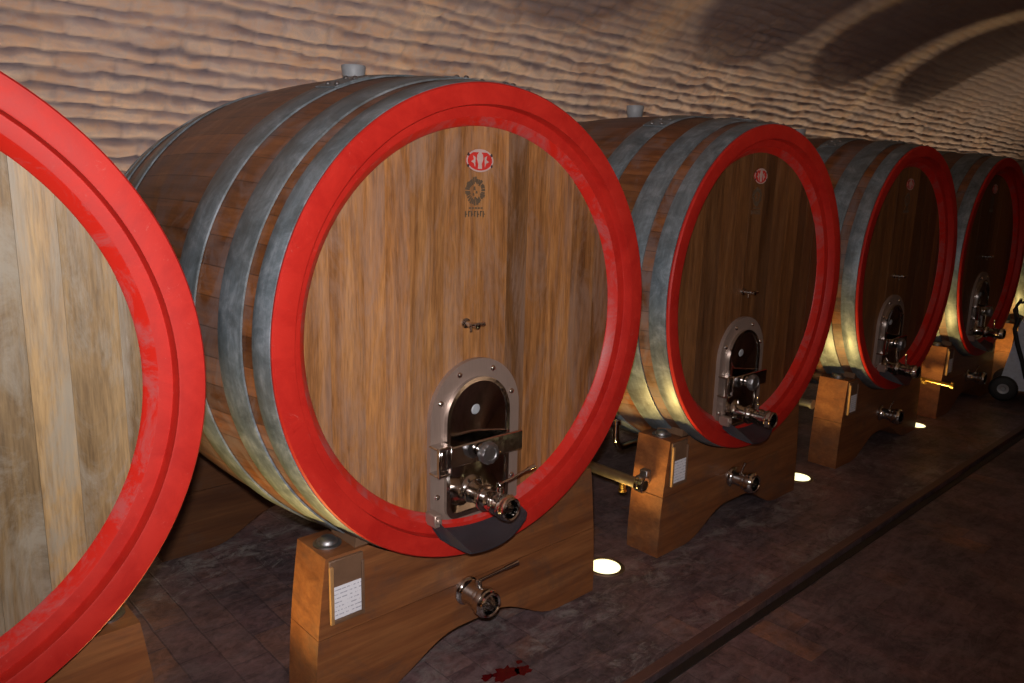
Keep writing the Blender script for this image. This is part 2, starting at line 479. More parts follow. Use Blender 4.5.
# floor with a slot for the drain channel; round holes are not needed: the lamps sit flush on it
fl = MB()
fl.box((-3, -.535, -.06), (19, VY+VR+.05, 0)) ; fl.box((-3, VY-VR, -.06), (19, -.562, 0)); fl.box((-3, -.562, -.10), (19, -.535, -.045))
tag(fl.build('floor', M_FLOOR), kind='structure')
tag(MB().box((-3, -.562, -.046), (19, -.535, -.030)).build('trim_3', M_SLOT), kind='structure')
tag(MB().box((-3, -.534, -.02), (19, -.484, .008), bev=.003).build('trim_1', M_RAIL), kind='structure')
tag(MB().box((-3, -.604, -.02), (19, -.563, .004), bev=.002).build('trim_2', M_SLOT), kind='structure')

# ------------------------------------------------------------------ the casks
def rad(y): return R0 + BULGE*(1-((y-1.0)/1.0)**2)
YM = Matrix.Rotation(-PI/2, 4, 'X')      # local z -> world +y
def ringY(mb, prof, n=192, closed=True):
    """prof (r, y) spun about the cask axis"""
    return mb.lathe([(r, y) for r, y in prof], YM, n, True, closed)

def head_mesh(name, mat, seed, R=.765, y=.08, grey=False, parent=None):
    rs = random.Random(seed); vs = []; fs = []; val = []
    x = -R
    while x < R-.001:
        w = rs.uniform(.085, .165); x1 = min(R, x+w)
        if R-x1 < .04: x1 = R
        a, b = x+.0003, x1-.0003
        t = rs.random(); m = max(3, int((b-a)/.02)); p = []
        for i in range(m+1):
            xx = a+(b-a)*i/m; p.append((xx, math.sqrt(max(0, R*R-xx*xx))))
        for i in range(m+1):
            xx = b-(b-a)*i/m; p.append((xx, -math.sqrt(max(0, R*R-xx*xx))))
        b0 = len(vs); n = len(p)
        dy = rs.uniform(-.0012, .0012)
        vs += [(q[0], y+dy, q[1]+OFF) for q in p] + [(q[0], y+.012, q[1]+OFF) for q in p]
        fs.append(tuple(range(b0, b0+n)))
        for i in range(n): j = (i+1) % n; fs.append((b0+i, b0+n+i, b0+n+j, b0+j))
        val += [t]*(2*n)
        x = x1
    # solid backing
    n = 96; b0 = len(vs)
    for yy in (y+.008, y+.045):
        for i in range(n): vs.append((R*math.cos(2*PI*i/n), yy, R*math.sin(2*PI*i/n)+OFF))
    fs.append(tuple(range(b0, b0+n))); fs.append(tuple(reversed(range(b0+n, b0+2*n))))
    for i in range(n): j = (i+1) % n; fs.append((b0+i, b0+n+i, b0+n+j, b0+j))
    val += [0.0]*(2*n)
    me = bpy.data.meshes.new(name); me.from_pydata(vs, [], fs)
    import bmesh
    bm = bmesh.new(); bm.from_mesh(me); bmesh.ops.recalc_face_normals(bm, faces=bm.faces); bm.to_mesh(me); bm.free()
    at = me.attributes.new('board', 'FLOAT', 'POINT'); at.data.foreach_set('value', val)
    me.materials.append(mat)
    return me

O3 = (0, 0, OFF)
def arch(cx, zc, hw, zb, n=20):
    """arch outline: semicircle (half width hw, centre zc) on straight sides down to zb, rounded feet"""
    p = []
    for i in range(n+1):
        a = PI - PI*i/n; p.append((cx+hw*math.cos(a), zc+hw*math.sin(a)))
    r = min(.05, hw*.4)
    for i in range(6):
        a = -PI/2*i/5; p.append((cx+hw-r+r*math.cos(a), zb+r+r*math.sin(a)))
    for i in range(6):
        a = -PI/2-PI/2*i/5; p.append((cx-hw+r+r*math.cos(a), zb+r+r*math.sin(a)))
    return p

def make_cask():
    t = empty('wine_cask', (0,0,0), 'x', 'cask', 'large red-rimmed oak casks lying in a row')
    # staves
    ys = [.004+1.992*i/44 for i in range(45)]
    b = MB(); ringY(b, [(rad(y)-.004, y) for y in ys]+[(rad(y)-.045, y) for y in reversed(ys)], 232)
    b.build('staves', M_STAVE, t, O3)
    # painted chime
    b = MB(); ringY(b, [(.897,.0135),(.9055,.0125),(.9065,.003),(.901,-.004),(.835,-.004),(.830,-.002),(.828,.036),(.826,.040),(.792,.044),(.789,.045)], 232, False)
    b.build('red_rim', M_RED, t, O3)
    b = MB(); ringY(b, [(.790,.0448),(.786,.048),(.762,.074),(.757,.081),(.757,.09)], 232, False)
    b.build('inner_rim_bevel', M_RED2, t, O3)
    o = bpy.data.objects.new('head', head_mesh('head', M_HEAD, 3)); C.objects.link(o); o.parent = t
    b = MB(); ringY(b, [(.0001,1.93),(.83,1.93),(.83,1.90),(.0001,1.90)], 96, True); b.build('rear_head', M_HEAD_DIM, t, O3)
    # hoops with riveted laps near the top
    for (y0, y1, lap) in ((.016,.106,.08),(.170,.304,-.02),(.472,.618,-.42),(1.398,1.516,.3),(1.70,1.822,.1),(1.906,1.992,0.0)):
        b = MB(); th = .0055; c = (y0+y1)/2
        ringY(b, [(rad(y0)-.002,y0),(rad(y0)+th-.001,y0),(rad(y0)+th,y0+.002),(rad(c)+th,c),(rad(y1)+th,y1-.002),(rad(y1)+th-.001,y1),(rad(y1)-.002,y1)], 232)
        # overlap tongue
        n = 16; a0 = lap; a1 = lap+.16
        vs = []; fs = []
        for i in range(n+1):
            a = a0+(a1-a0)*i/n
            for (y, r) in ((y0+.003, rad(y0)+th-.001),(y0+.003, rad(y0)+th+.004),(y1-.003, rad(y1)+th+.004),(y1-.003, rad(y1)+th-.001)):
                vs.append((r*math.sin(a), y, r*math.cos(a)))
        for i in range(n):
            for j in range(4): k = (j+1)%4; fs.append((i*4+j, i*4+k, (i+1)*4+k, (i+1)*4+j))
        fs += [(0,1,2,3), tuple(n*4+j for j in (3,2,1,0))]
        b.add(vs, fs)
        h = b.build('hoop', M_HOOP, t, O3)
        for a in (lap+.035, lap+.12):
            for f in (.28, .72):
                y = y0+(y1-y0)*f; r = rad(y)+th+.003
                p = Vector((r*math.sin(a), y, r*math.cos(a))); d = Vector((math.sin(a),0,math.cos(a)))
                rb = MB().prof(p, p+d, [(.0115,0),(.0105,.004),(.007,.0085),(.0001,.0105)], 12)
                rb.build('rivet', M_DULL, h, O3)
    # bung on the top of the belly
    b = MB(); b.prof((0,1.0,rad(1.0)-.02), (0,1.0,2), [(.040,0),(.044,.02),(.046,.022),(.056,.085),(.054,.090),(.040,.091),(.036,.080),(.0001,.079)], 28)
    b.build('bung', M_SIL, t, O3)
    # crest: red oval badge
    cr = MB(); cx, cz = -.022, .632
    el = lambda a, b2, n=36: [(cx+a*math.cos(2*PI*i/n), cz+b2*math.sin(2*PI*i/n)) for i in range(n)]
    cr.prism(el(.066,.042), .0755, .0795); co = cr.build('crest', M_CREST_R, t, O3)
    MB().ringprism(el(.066,.042), el(.060,.036), .0745, .0758).build('crest_border', M_CREST_P, co, O3)
    fig = MB()      # central shield with side supporters
    fig.prism([(cx-.013,cz+.022),(cx-.016,cz+.006),(cx-.008,cz-.012),(cx-.010,cz-.030),(cx+.010,cz-.030),(cx+.008,cz-.012),(cx+.016,cz+.006),(cx+.013,cz+.022),(cx+.006,cz+.030),(cx-.006,cz+.030)], .0742, .0758)
    fig.prism([(cx-.040,cz+.030),(cx+.040,cz+.030),(cx+.024,cz+.040),(cx-.024,cz+.040)], .0742, .0758)
    for sx in (-1,1):
        fig.prism([(cx+sx*.022,cz+.012),(cx+sx*.034,cz+.018),(cx+sx*.030,cz+.004),(cx+sx*.044,cz-.004),(cx+sx*.030,cz-.010),(cx+sx*.024,cz-.024)][::sx], .0742, .0758)
    fig.build('crest_figure', M_CREST_P, co, O3)
    for sx in (-1,1):
        dk = MB(); dk.prism([(cx+sx*.050,cz+.022),(cx+sx*.058,cz+.028),(cx+sx*.062,cz+.018),(cx+sx*.054,cz+.014)][::sx], .0738, .0758); dk.build('crest_dot', M_CREST_D, co, O3)
        dk = MB(); dk.prism([(cx+sx*.052,cz-.018),(cx+sx*.060,cz-.012),(cx+sx*.062,cz-.022),(cx+sx*.055,cz-.026)][::sx], .0738, .0758); dk.build('crest_dot', M_CREST_D, co, O3)

    # burnt-in stamp: wreath ring with a small line of characters below
    st = MB(); sk = .0; sx0, sz0 = -.040, .520; rs = random.Random(5)
    for k in range(26):
        a = 2*PI*k/26; a2 = a+.17+rs.uniform(-.03,.06); ro = .050+rs.uniform(-.004,.004); ri = .030+rs.uniform(-.004,.004)
        q = [(sx0+ro*.92*math.cos(a), sz0+ro*1.0*math.sin(a)),(sx0+ro*.92*math.cos(a2), sz0+ro*1.0*math.sin(a2)),(sx0+ri*.92*math.cos(a2), sz0+ri*1.0*math.sin(a2)),(sx0+ri*.92*math.cos(a), sz0+ri*1.0*math.sin(a))]
        st.prism(q, .0775, .0795)
    for (dx,dz,w,h) in ((-.004,.010,.010,.014),(.006,-.004,.010,.010),(-.008,-.012,.007,.010),(.0,-.024,.008,.006)):
        st.prism([(sx0+dx-w/2,sz0+dz-h/2),(sx0+dx+w/2,sz0+dz-h/2),(sx0+dx+w*.3,sz0+dz+h/2),(sx0+dx-w*.3,sz0+dz+h/2)], .0775, .0795)
    for k in range(7):
        x = sx0-.048+.0145*k
        for (dz, h) in ((-.086,.024),):
            st.box((x,.0775,sz0+dz-h/2+rs.uniform(0,.004)), (x+.0045,.0795,sz0+dz+h/2)); st.box((x,.0775,sz0+dz+(h/2-.004 if k%2 else -.002)), (x+.010,.0795,sz0+dz+(h/2 if k%2 else .002)))
    for k in range(5):
        x = sx0-.030+.0145*k; st.box((x,.0775,sz0-.066), (x+.009,.0795,sz0-.060))
    st.build('burnt_stamp', M_BURN, t, O3)
    # sampling tap with a T handle
    b = MB(); tx, tz = -.080, .020
    b.prof((tx,.082,tz), (tx,-1,tz), [(.0001,0),(.020,0),(.020,.008),(.011,.010),(.009,.06),(.012,.062),(.012,.078),(.0001,.080)], 20)
    b.cyl((tx,.045,tz), (tx,.045,tz-.030), .006, .005, 12); 
    tp = b.build('sampling_tap', M_CHROME, t, O3)
    MB().prof((tx-.040,.012,tz+.004), (1,.012,tz+.004), [(.0001,0),(.007,.001),(.0085,.006),(.0065,.014),(.0065,.066),(.0085,.074),(.007,.079),(.0001,.080)], 14).build('tap_handle', M_CHROME, tp, O3)
    # hatch
    hx = -.033; zc = -.350; hw = .228; zb = -.810
    out = arch(hx, zc, hw, zb); inn = arch(hx, zc-.005, hw-.072, zb+.062)
    b = MB(); b.ringprism(out, inn, .058, .086); fr = b.build('hatch_frame', M_BRUSH, t, O3)
    # raised lip round the opening
    lip_o = arch(hx, zc-.005, hw-.066, zb+.056); lip_i = arch(hx, zc-.005, hw-.082, zb+.072)
    MB().ringprism(lip_o, lip_i, .040, .084).build('hatch_lip', M_CHROME, fr, O3)
    rv = []
    for a in (2.75, 2.05, 1.15, .35): rv.append((hx+(hw-.033)*math.cos(a), zc+(hw-.033)*math.sin(a)))
    for z in (zc-.30, zc-.40): rv += [(hx-hw+.033, z), (hx+hw-.033, z)]
    for (x, z) in rv: MB().prof((x,.059,z), (x,-1,z), [(.013,0),(.012,.004),(.008,.009),(.0001,.011)], 14).build('rivet', M_CHROME, fr, O3)
    # the concave polished door plate
    rings = 9; base = arch(hx, zc-.005, hw-.080, zb+.070); n = len(base); cxz = (hx, zc-.12)
    vs = []; fs = []
    for k in range(rings+1):
        s = 1-k/rings; dep = .050+.027*(1-s**2.2)
        for (x, z) in base: vs.append((cxz[0]+(x-cxz[0])*s, dep, cxz[1]+(z-cxz[1])*s))
    for k in range(rings):
        for i in range(n): j=(i+1)%n; fs.append((k*n+i,k*n+j,(k+1)*n+j,(k+1)*n+i))
    b = MB().add(vs, fs, True); dr = b.build('hatch_door', M_MIRROR, t, O3)
    MB().prof((hx+.004,.078,zc+.02), (hx+.004,-1,zc+.02), [(.024,-.01),(.024,.006),(.018,.012),(.0001,.013)], 20).build('door_boss', M_SIL, dr, O3)
    # crossbar with end brackets
    bar = MB(); bar.box((hx-hw+.020,.016,-.530), (hx+hw-.012,.030,-.446), bev=.004)
    cb = bar.build('crossbar', M_CHROME, t, O3)
    for (x0, x1) in ((hx-hw-.006, hx-hw+.060),):
        br = MB(); br.box((x0,.000,-.440),(x1,.060,-.430), bev=.003); br.box((x0,.000,-.548),(x1,.060,-.538), bev=.003)
        br.box((x0,-.006,-.548),(x0+.010,.012,-.430), bev=.003); br.box((x1-.010,-.006,-.548),(x1,.012,-.430), bev=.003)
        br.build('bar_bracket', M_CHROME, cb, O3)
    kn = MB(); kx, kz = -.045, -.484
    kn.prof((kx,.010,kz), (kx,-1,kz), [(.0001,0),(.030,0),(.030,.012),(.020,.016),(.020,.028)], 24)
    knob = kn.build('clamp_screw', M_CHROME, cb, O3)
    k2 = MB(); n = 40; pr = []
    vs=[]; fs=[]; lv=[(-.014,.94),(-.018,1.0),(-.042,1.0),(-.048,.90),(-.050,.62),(-.046,.55)]
    for (y, s) in lv:
        for i in range(n):
            a=2*PI*i/n; r=.044*s*(1+.05*math.cos(10*a)*(1 if s>.85 else 0)); vs.append((kx+r*math.cos(a), y, kz+r*math.sin(a)))
    for k in range(len(lv)-1):
        for i in range(n): j=(i+1)%n; fs.append((k*n+i,k*n+j,(k+1)*n+j,(k+1)*n+i))
    fs.append(tuple((len(lv)-1)*n+i for i in range(n))); fs.append(tuple(range(n)))
    k2.add(vs, fs, True); k2.build('clamp_knob', M_DULL, cb, O3)
    # outlet valve through the hatch door
    vx, vz = -.048, -.672
    b = MB(); b.prof((vx,.092,vz), (vx,-1,vz), [(.0001,0),(.082,0),(.082,.012),(.066,.022),(.050,.030),(.042,.045),(.038,.10),(.050,.102),(.053,.108),(.053,.122),(.050,.128),(.040,.130)], 36)
    va = b.build('outlet_valve', M_CHROME, t, O3)
    b = MB(); b.prof((vx,-.036,vz), (vx,-1,vz), [(.040,0),(.042,.004),(.042,.048),(.046,.050),(.047,.056),(.047,.066),(.043,.068),(.043,.092),(.048,.094),(.050,.099),(.050,.118),(.047,.122),(.046,.138),(.041,.142),(.036,.138),(.035,.050),(.0001,.045)], 36)
    b.build('nozzle', M_CHROME, va, O3)
    b = MB(); p0 = Vector((vx+.012,-.092,vz+.036))
    b.cyl(p0, p0+Vector((0,0,.030)), .016, .014, 16, bev=.002); b.box((vx+.000,-.104,vz+.050), (vx+.024,-.080,vz+.084), bev=.003)
    b.tube([p0+Vector((.005,0,.042)), p0+Vector((.06,0,.048)), p0+Vector((.13,0,.062)), p0+Vector((.155,0,.066))], [.005,.005,.0055,.008], 10)
    b.tube([p0+Vector((.150,0,.065)), p0+Vector((.185,0,.072))], .009, 12)
    b.build('lever', M_CHROME, va, O3, pivot=tuple(p0))
    # drip chute over the rim below the hatch
    b = MB(); vs = []; fs = []; us = [i/20 for i in range(21)]; m = len(us)
    for k, (rr, yl, yr, xl, xr) in enumerate(((.800,.050,.050,-.262,.190),(.828,-.006,-.006,-.262,.196),(.838,-.045,-.028,-.240,.180),(.846,-.090,-.045,-.215,.155),(.848,-.115,-.052,-.200,.135))):
        for q in us:
            x = xl+(xr-xl)*q; y = yl+(yr-yl)*q - (.012*math.sin(PI*q) if k > 2 else 0)
            vs.append((x, y, -math.sqrt(rr*rr-x*x) + (.018*(q**6) if k > 1 else 0)))
    for k in range(4):
        for i in range(m-1): fs.append((k*m+i,k*m+i+1,(k+1)*m+i+1,(k+1)*m+i))
    top = len(vs); vs += [(x,y,z-.005) for x,y,z in vs]; fs += [tuple(i+top for i in reversed(f)) for f in list(fs)]
    edge = [i for i in range(m)]+[k*m+m-1 for k in range(1,5)]+[4*m+i for i in reversed(range(m-1))]+[k*m for k in (3,2,1)]
    for i in range(len(edge)): j = (i+1)%len(edge); fs.append((edge[i],edge[j],edge[j]+top,edge[i]+top))
    b.add(vs, fs, True); ch = b.build('drip_chute', M_BLACKM, t, O3)
    b = MB(); tri = [(-.268,.030,-.715),(-.262,.045,-.762),(-.262,-.006,-.790),(-.240,-.045,-.808),(-.198,-.117,-.826),(-.225,-.080,-.785),(-.262,-.025,-.735)]
    n = len(tri); vs = tri+[(x+.004,y,z) for x,y,z in tri]
    b.add(vs, [tuple(range(n)), tuple(reversed(range(n,2*n)))]+[(i,n+i,n+(i+1)%n,(i+1)%n) for i in range(n)])
    b.build('chute_side', M_BLACKM, ch, O3)
    b = MB(); b.box((-.286,-.006,-.742),(-.250,.058,-.690), bev=.004); b.prof((-.268,-.004,-.715),(-.268,-1,-.715),[(.012,0),(.012,.006),(.008,.010),(.0001,.011)],14)
    b.build('chute_bracket', M_BRUSH, ch, O3)
    return t

cask0 = make_cask()
LAB = ['huge oak cask cropped by the left edge, weathered grey head, closest to the viewer',
       'oak cask second from the left, its whole light brown red-rimmed head in view',
       'brown oak cask third from the left, behind the one with its whole head in view',
       'dim oak cask fourth from the left, dark head, pale hoop glowing yellow at its foot',
       'dim oak cask second last in the row, just left of the white trolley machine',
       'last cask of the row, only its yellow-lit hoop showing above the white trolley machine']
casks = []
for i, x in enumerate(XS):
    o = cask0 if i == 0 else copy_tree(cask0)
    casks.append(o); o.location = (x, 0, ZC-OFF); o['label'] = LAB[i]
hm = [head_mesh('head', M_HEAD_GREY, 21), None, head_mesh('head', M_HEAD_DIM, 33), head_mesh('head', M_HEAD_DIM, 41), head_mesh('head', M_HEAD_DIM, 52), None]
bases = {0: .0, 1: .0}
for i, o in enumerate(casks):
    for ch in kids(o):
        nm = ch.name.split('.')[0]
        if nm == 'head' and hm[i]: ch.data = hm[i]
        if nm in ('hatch_frame','hatch_door','crossbar','outlet_valve','drip_chute','sampling_tap'):
            dx, dz = {2: (-.055,-.025), 3: (-.06,-.06)}.get(i, (0,0))
            if nm == 'drip_chute': dx = dz = 0
            if nm == 'sampling_tap': dx *= .4
            ch.location = (dx, 0, dz)
        if nm == 'outlet_valve' and i >= 2:
            for l in kids(ch):
                if l.name.startswith('lever'): l.rotation_euler = (0, -1.4, 0); l.scale = (.45,1,1)

# ------------------------------------------------------------------ cradles
def saddle(prefix, half, ztop, y0, y1, beam, mb):
    pass
def beam_poly(lower, r, zseam=.34):
    """outline (x, z above floor) of the lower or the upper timber of a cradle"""
    ztop = ZC-.762
    def xe(z): return .700+.056*(1-z/ztop)**1.0+.010*math.sin(PI*z/ztop)
    p = []
    if lower:
        p.append((-xe(0)+.004, 0)); p.append((-.50, 0))
        for i in range(1, 20):
            x = -.50+1.0*i/20; p.append((x, .145*(.5-.5*math.cos(PI*min(1, (1-abs(x)/.50)*1.25))) ))
        p.append((.50, 0)); p.append((xe(0)-.004, 0))
        for k in range(1, 6): z = zseam*k/5; p.append((xe(z), z - (.0015 if k == 5 else 0)))
        for k in range(5, 0, -1): z = zseam*k/5; p.append((-xe(z), z - (.0015 if k == 5 else 0)))
    else:
        for k in range(0, 6): z = zseam+(ztop-zseam)*k/5; p.append((xe(z), z+(.0015 if k == 0 else 0)))
        xt = math.sqrt(r*r-(ZC-ztop)**2)
        p.append((xt, ztop))
        a0 = math.asin(xt/r)
        for i in range(1, 32):
            a = a0-2*a0*i/32; p.append((r*math.sin(a), ZC-r*math.cos(a)))
        p.append((-xt, ztop))
        for k in range(5, -1, -1): z = zseam+(ztop-zseam)*k/5; p.append((-xe(z), z+(.0015 if k == 0 else 0)))
    return p
def make_cradle(front):
    t = empty('cask_cradle', (0,0,0), 'x', 'cradle')
    y0, y1 = (.08, .29) if front else (1.71, 1.92)
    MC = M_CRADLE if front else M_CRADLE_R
    ra, rb = (rad(y0)+.012, rad(y1)+.012)
    # lower timber
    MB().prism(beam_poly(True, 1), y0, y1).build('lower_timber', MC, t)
    # upper timber follows the flare of the cask
    pa, pb = beam_poly(False, ra), beam_poly(False, rb); n = len(pa)
    vs = [(x,y0,z) for x,z in pa]+[(x,y1,z) for x,z in pb]; fs = [tuple(range(n)), tuple(reversed(range(n,2*n)))]
    fs += [(i,n+i,n+(i+1)%n,(i+1)%n) for i in range(n)]
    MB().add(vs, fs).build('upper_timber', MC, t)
    ztop = ZC-.762
    if front:
        for sx in (-1, 1):
            bo = MB(); bo.prof((sx*.635,.185,ztop), (sx*.635,.185,2), [(.0001,0),(.052,0),(.052,.006),(.038,.008),(.036,.016),(.026,.026),(.0001,.030)], 28).build('bolt', M_DULL, t)
            w = MB(); w.prism([(sx*.575,ztop),(sx*.525,ztop),(sx*.50,ztop-.002),(sx*.505,ztop+.018),(sx*.57,ztop+.038)][::sx], y0+.012, y1-.03); w.build('chock', M_HOLDER, t)
        # card holder
        z = lambda v: v+ZC
        h = MB(); h.box((-.692,.066,z(-1.012)),(-.556,.0795,z(-.772)), bev=.002)
        h.box((-.692,.058,z(-1.014)),(-.556,.067,z(-1.000)), bev=.001); h.box((-.566,.058,z(-1.000)),(-.556,.067,z(-.800)), bev=.001)
        hd = h.build('card_holder', M_HOLDER, t)
        MB().box((-.696,.056,z(-1.012)),(-.682,.068,z(-.790)), bev=.001).build('holder_strip', M_HOLDER_L, hd)
        MB().box((-.680,.0635,z(-.998)),(-.568,.0655,z(-.873))).build('paper_card', M_PAPER, hd)
        # drain valve
        lx, lz = -.058, z(-1.112)
        b = MB(); b.prof((lx,.080,lz),(lx,-1,lz),[(.0001,-.01),(.060,-.01),(.060,.008),(.050,.014),(.046,.022),(.042,.030),(.042,.080),(.050,.084),(.052,.090),(.052,.104),(.056,.108),(.060,.114),(.060,.140),(.055,.146),(.052,.158),(.046,.162),(.040,.158),(.038,.090),(.0001,.085)],32)
        dv = b.build('drain_valve', M_CHROME, t)
        p0 = Vector((lx+.006,.006,lz+.040))
        b = MB(); b.cyl(p0, p0+Vector((0,0,.034)), .014, .012, 14, bev=.002); b.tube([p0+Vector((0,0,.030)), p0+Vector((.03,-.004,.036)), p0+Vector((.13,-.02,.052))],[.008,.0055,.0055],10); b.tube([p0+Vector((.125,-.019,.0515)),p0+Vector((.19,-.03,.062))],[.008,.0095],12)
        b.build('lever', M_CHROME, dv, pivot=tuple(p0))
    return t
FL = ['front wooden cradle under the cropped cask, only its right shoulder in view', 'largest front wooden cradle with white paper card and lever drain valve',
      'front wooden cradle with steel pipe end beside its left side, under the third cask', 'front wooden cradle with small white card under the fourth cask',
      'dim front wooden cradle behind the brass pipe, under the fifth cask', 'yellow-lit front wooden cradle behind the white trolley machine']
cf = make_cradle(True); crr = make_cradle(False)
names = ['the cask cropped by the left edge', 'the cask whose whole head is in view', 'the third cask from the left', 'the fourth cask from the left', 'the cask left of the white machine', 'the last cask behind the white machine']
extra = ['only its right shoulder in view,', 'with large white card and drain valve in view,', 'with pipe end at its left side,', 'with small white card,', 'with brass pipe before it,', 'mostly hidden and lit yellow,']
for i, x in enumerate(XS):
    a = cf if i == 0 else copy_tree(cf)
    a.location = (x,0,0); a['label'] = FL[i]; a['group'] = 'front cradles under the casks'
    if i < 4:
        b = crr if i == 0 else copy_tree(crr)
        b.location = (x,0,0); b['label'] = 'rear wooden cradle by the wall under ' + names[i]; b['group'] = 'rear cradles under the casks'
    if i >= 2:
        for ch in kids(a):
            if ch.name.startswith('drain_valve'):
                for l in kids(ch): 
                    if l.name.startswith('lever'): l.rotation_euler = (0, -1.4, 0); l.scale = (.4,1,1)

# ------------------------------------------------------------------ floor lamps
def make_lamp():
    t = empty('recessed_floor_light', (0,0,0), 'x', 'floor light', 'round floor lights between the casks')
    MB().prof((0,0,0),(0,0,1),[(.082,-.01),(.082,.004),(.086,.006),(.100,.006),(.106,.001),(.106,-.01)],40).build('trim_ring', M_PIPE, t)
    MB().prof((0,0,0),(0,0,1),[(.083,-.004),(.082,.002),(.05,.0045),(.0001,.005)],40).build('lens', M_LAMP, t)
    return t
lp = make_lamp()
LLAB = ['round lit floor light beside the cropped cask, between it and the next', 'largest visible round floor light, right of the cradle with the white card', 'glowing floor light right of the third cask cradle',
        'small distant floor light right of the fourth cask cradle', 'hidden far floor light beyond the white machine']
for i in range(5):
    o = lp if i == 0 else copy_tree(lp)
    o.location = [(.875,.19,0),(2.895,.198,0),(4.935,.175,0),(6.935,.125,0),(9.07,.17,0)][i]; o['label'] = LLAB[i]

for i in range(-1, 8):
    o = copy_tree(lp); xx = XS[0]-1.0 if i < 0 else (XS[5]+1.02+2.04*(i-5) if i >= 5 else (XS[i]+XS[i+1])/2)
    o.location = (xx, 2.48, 0); o['label'] = 'floor light by the back wall hidden behind the row of casks'; o['group'] = 'floor lights along the back wall'
for xx in (-1.4, 1.3, 4.0):  # added unseen lights, filling the vault and giving the metal something to reflect
    o = copy_tree(lp); o.location = (xx, -2.35, 0); o['label'] = 'added unseen fill light by the aisle wall behind the viewer'; o['group'] = 'added fill lights along the aisle wall'
# ------------------------------------------------------------------ pipes
def arc_pts(c, r, a0, a1, plane, n=8):
    out = []
    for i in range(n+1):
        a = a0+(a1-a0)*i/n
        u, v = math.cos(a)*r, math.sin(a)*r
        out.append((c[0]+(u if 'x' == plane[0] else 0), c[1]+(u if 'y' == plane[0] else 0)+(v if plane[1]=='y' else 0), c[2]+(v if plane[1]=='z' else 0)))
    return out
# transfer pipe running beside the third cask's cradle
t = empty('transfer_pipe', (3.135,.9,0), 'long grimy steel pipe with open ring end beside the third cask cradle', 'pipe')
px, pz = 3.135-3.135, .405
T9 = (0,-.9,0)
b = MB(); b.tube([(0,.19,.405),(0,1.9,.405)], .030, 20); b.build('pipe', M_PIPE, t, T9)
b = MB(); b.prof((0,.20,.405),(0,-1,.405),[(.030,0),(.040,.002),(.040,.018),(.034,.020),(.034,.028),(.042,.030),(.042,.046),(.036,.049),(.029,.049),(.028,.006),(.0001,.005)],28); b.build('ring_union', M_CHROME, t, T9)
b = MB(); b.box((.030,.165,.40),(.070,.215,.475), bev=.004); b.box((-.006,.165,.435),(.060,.215,.447), bev=.003); b.build('wall_bracket', M_DULL, t, T9)
b = MB(); b.cyl((0,.30,.38),(0,.30,.335),.018,.018,14,bev=.002); b.cyl((0,.30,.340),(0,.30,.328),.024,.024,14,bev=.002); b.build('drain_stub', M_BRASS, t, T9)
for yy in (.95, 1.75):
    MB().box((-.02,yy-.02,0),(.02,yy+.02,.38), bev=.003).build('support_leg', M_DULL, t, T9)
# bent steel pipe under the third cask
b = MB(); x0 = 3.939
pts = [(x0-.64,.5,.665),(x0-.64,.5,.56)] + [(x0-.64+.08*(1-math.cos(a)), .5, .56-.08*math.sin(a)) for a in (.2,.4,.6,.8,1.0,1.2,1.4,PI/2)] + [(x0-.50,.5,.48),(x0-.30,.5,.48)]
b.tube(pts, .020, 16)
b.cyl((x0-.64,.5,.63),(x0-.64,.5,.66),.030,.030,18,bev=.003)
b.cyl((x0-.32,.5,.48),(x0-.32,.5,.001),.018,.018,12)
o = b.build('bent_pipe', M_CHROME); tag(o, 'short bent shiny steel pipe under the belly of the third cask', 'pipe')
# grey pipe beside the fourth cask
t = empty('drain_pipe', (5.30,.9,0), 'grey steel pipe low on the left of the fourth cask cradle', 'pipe')
b = MB(); b.tube([(0,.30,.44),(0,1.9,.44)], .028, 18); b.build('pipe', M_DULL, t, T9)
b = MB(); b.prof((0,.31,.44),(0,-1,.44),[(.028,0),(.036,.002),(.036,.02),(.030,.022),(.0001,.022)],24); b.build('end_cap', M_DULL, t, T9)
for yy in (.45, 1.6): MB().box((-.02,yy-.02,0),(.02,yy+.02,.416), bev=.003).build('support_leg', M_DULL, t, T9)
# brass pipe with small tap at the fifth cask
t = empty('brass_pipe', (7.20,.5,0), 'yellow brass pipe with small valve in front of the fifth cask cradle', 'pipe')
T5 = (0,-.5,0)
b = MB(); b.tube([(0,-.06,.345),(0,.9,.40)], .017, 14); b.tube([(0,.88,.40),(0,.88,.001)], .015, 12); b.build('pipe', M_BRASS, t, T5)
b = MB(); b.prof((0,.20,.348),(0,-1,.348),[(.017,0),(.026,.002),(.026,.030),(.017,.032)],18); b.cyl((0,.185,.375),(0,.185,.33),.014,.014,12,bev=.002); b.box((-.016,.165,.320),(.016,.205,.338),bev=.003); b.build('valve', M_BRASS, t, T5)
b = MB(); b.prof((0,-.03,.345),(0,-1,.345),[(.017,0),(.025,.002),(.025,.028),(.017,.03),(.0001,.03)],18); b.cyl((0,-.045,.38),(0,-.045,.335),.015,.013,12,bev=.002); b.build('elbow', M_BRASS, t, T5)

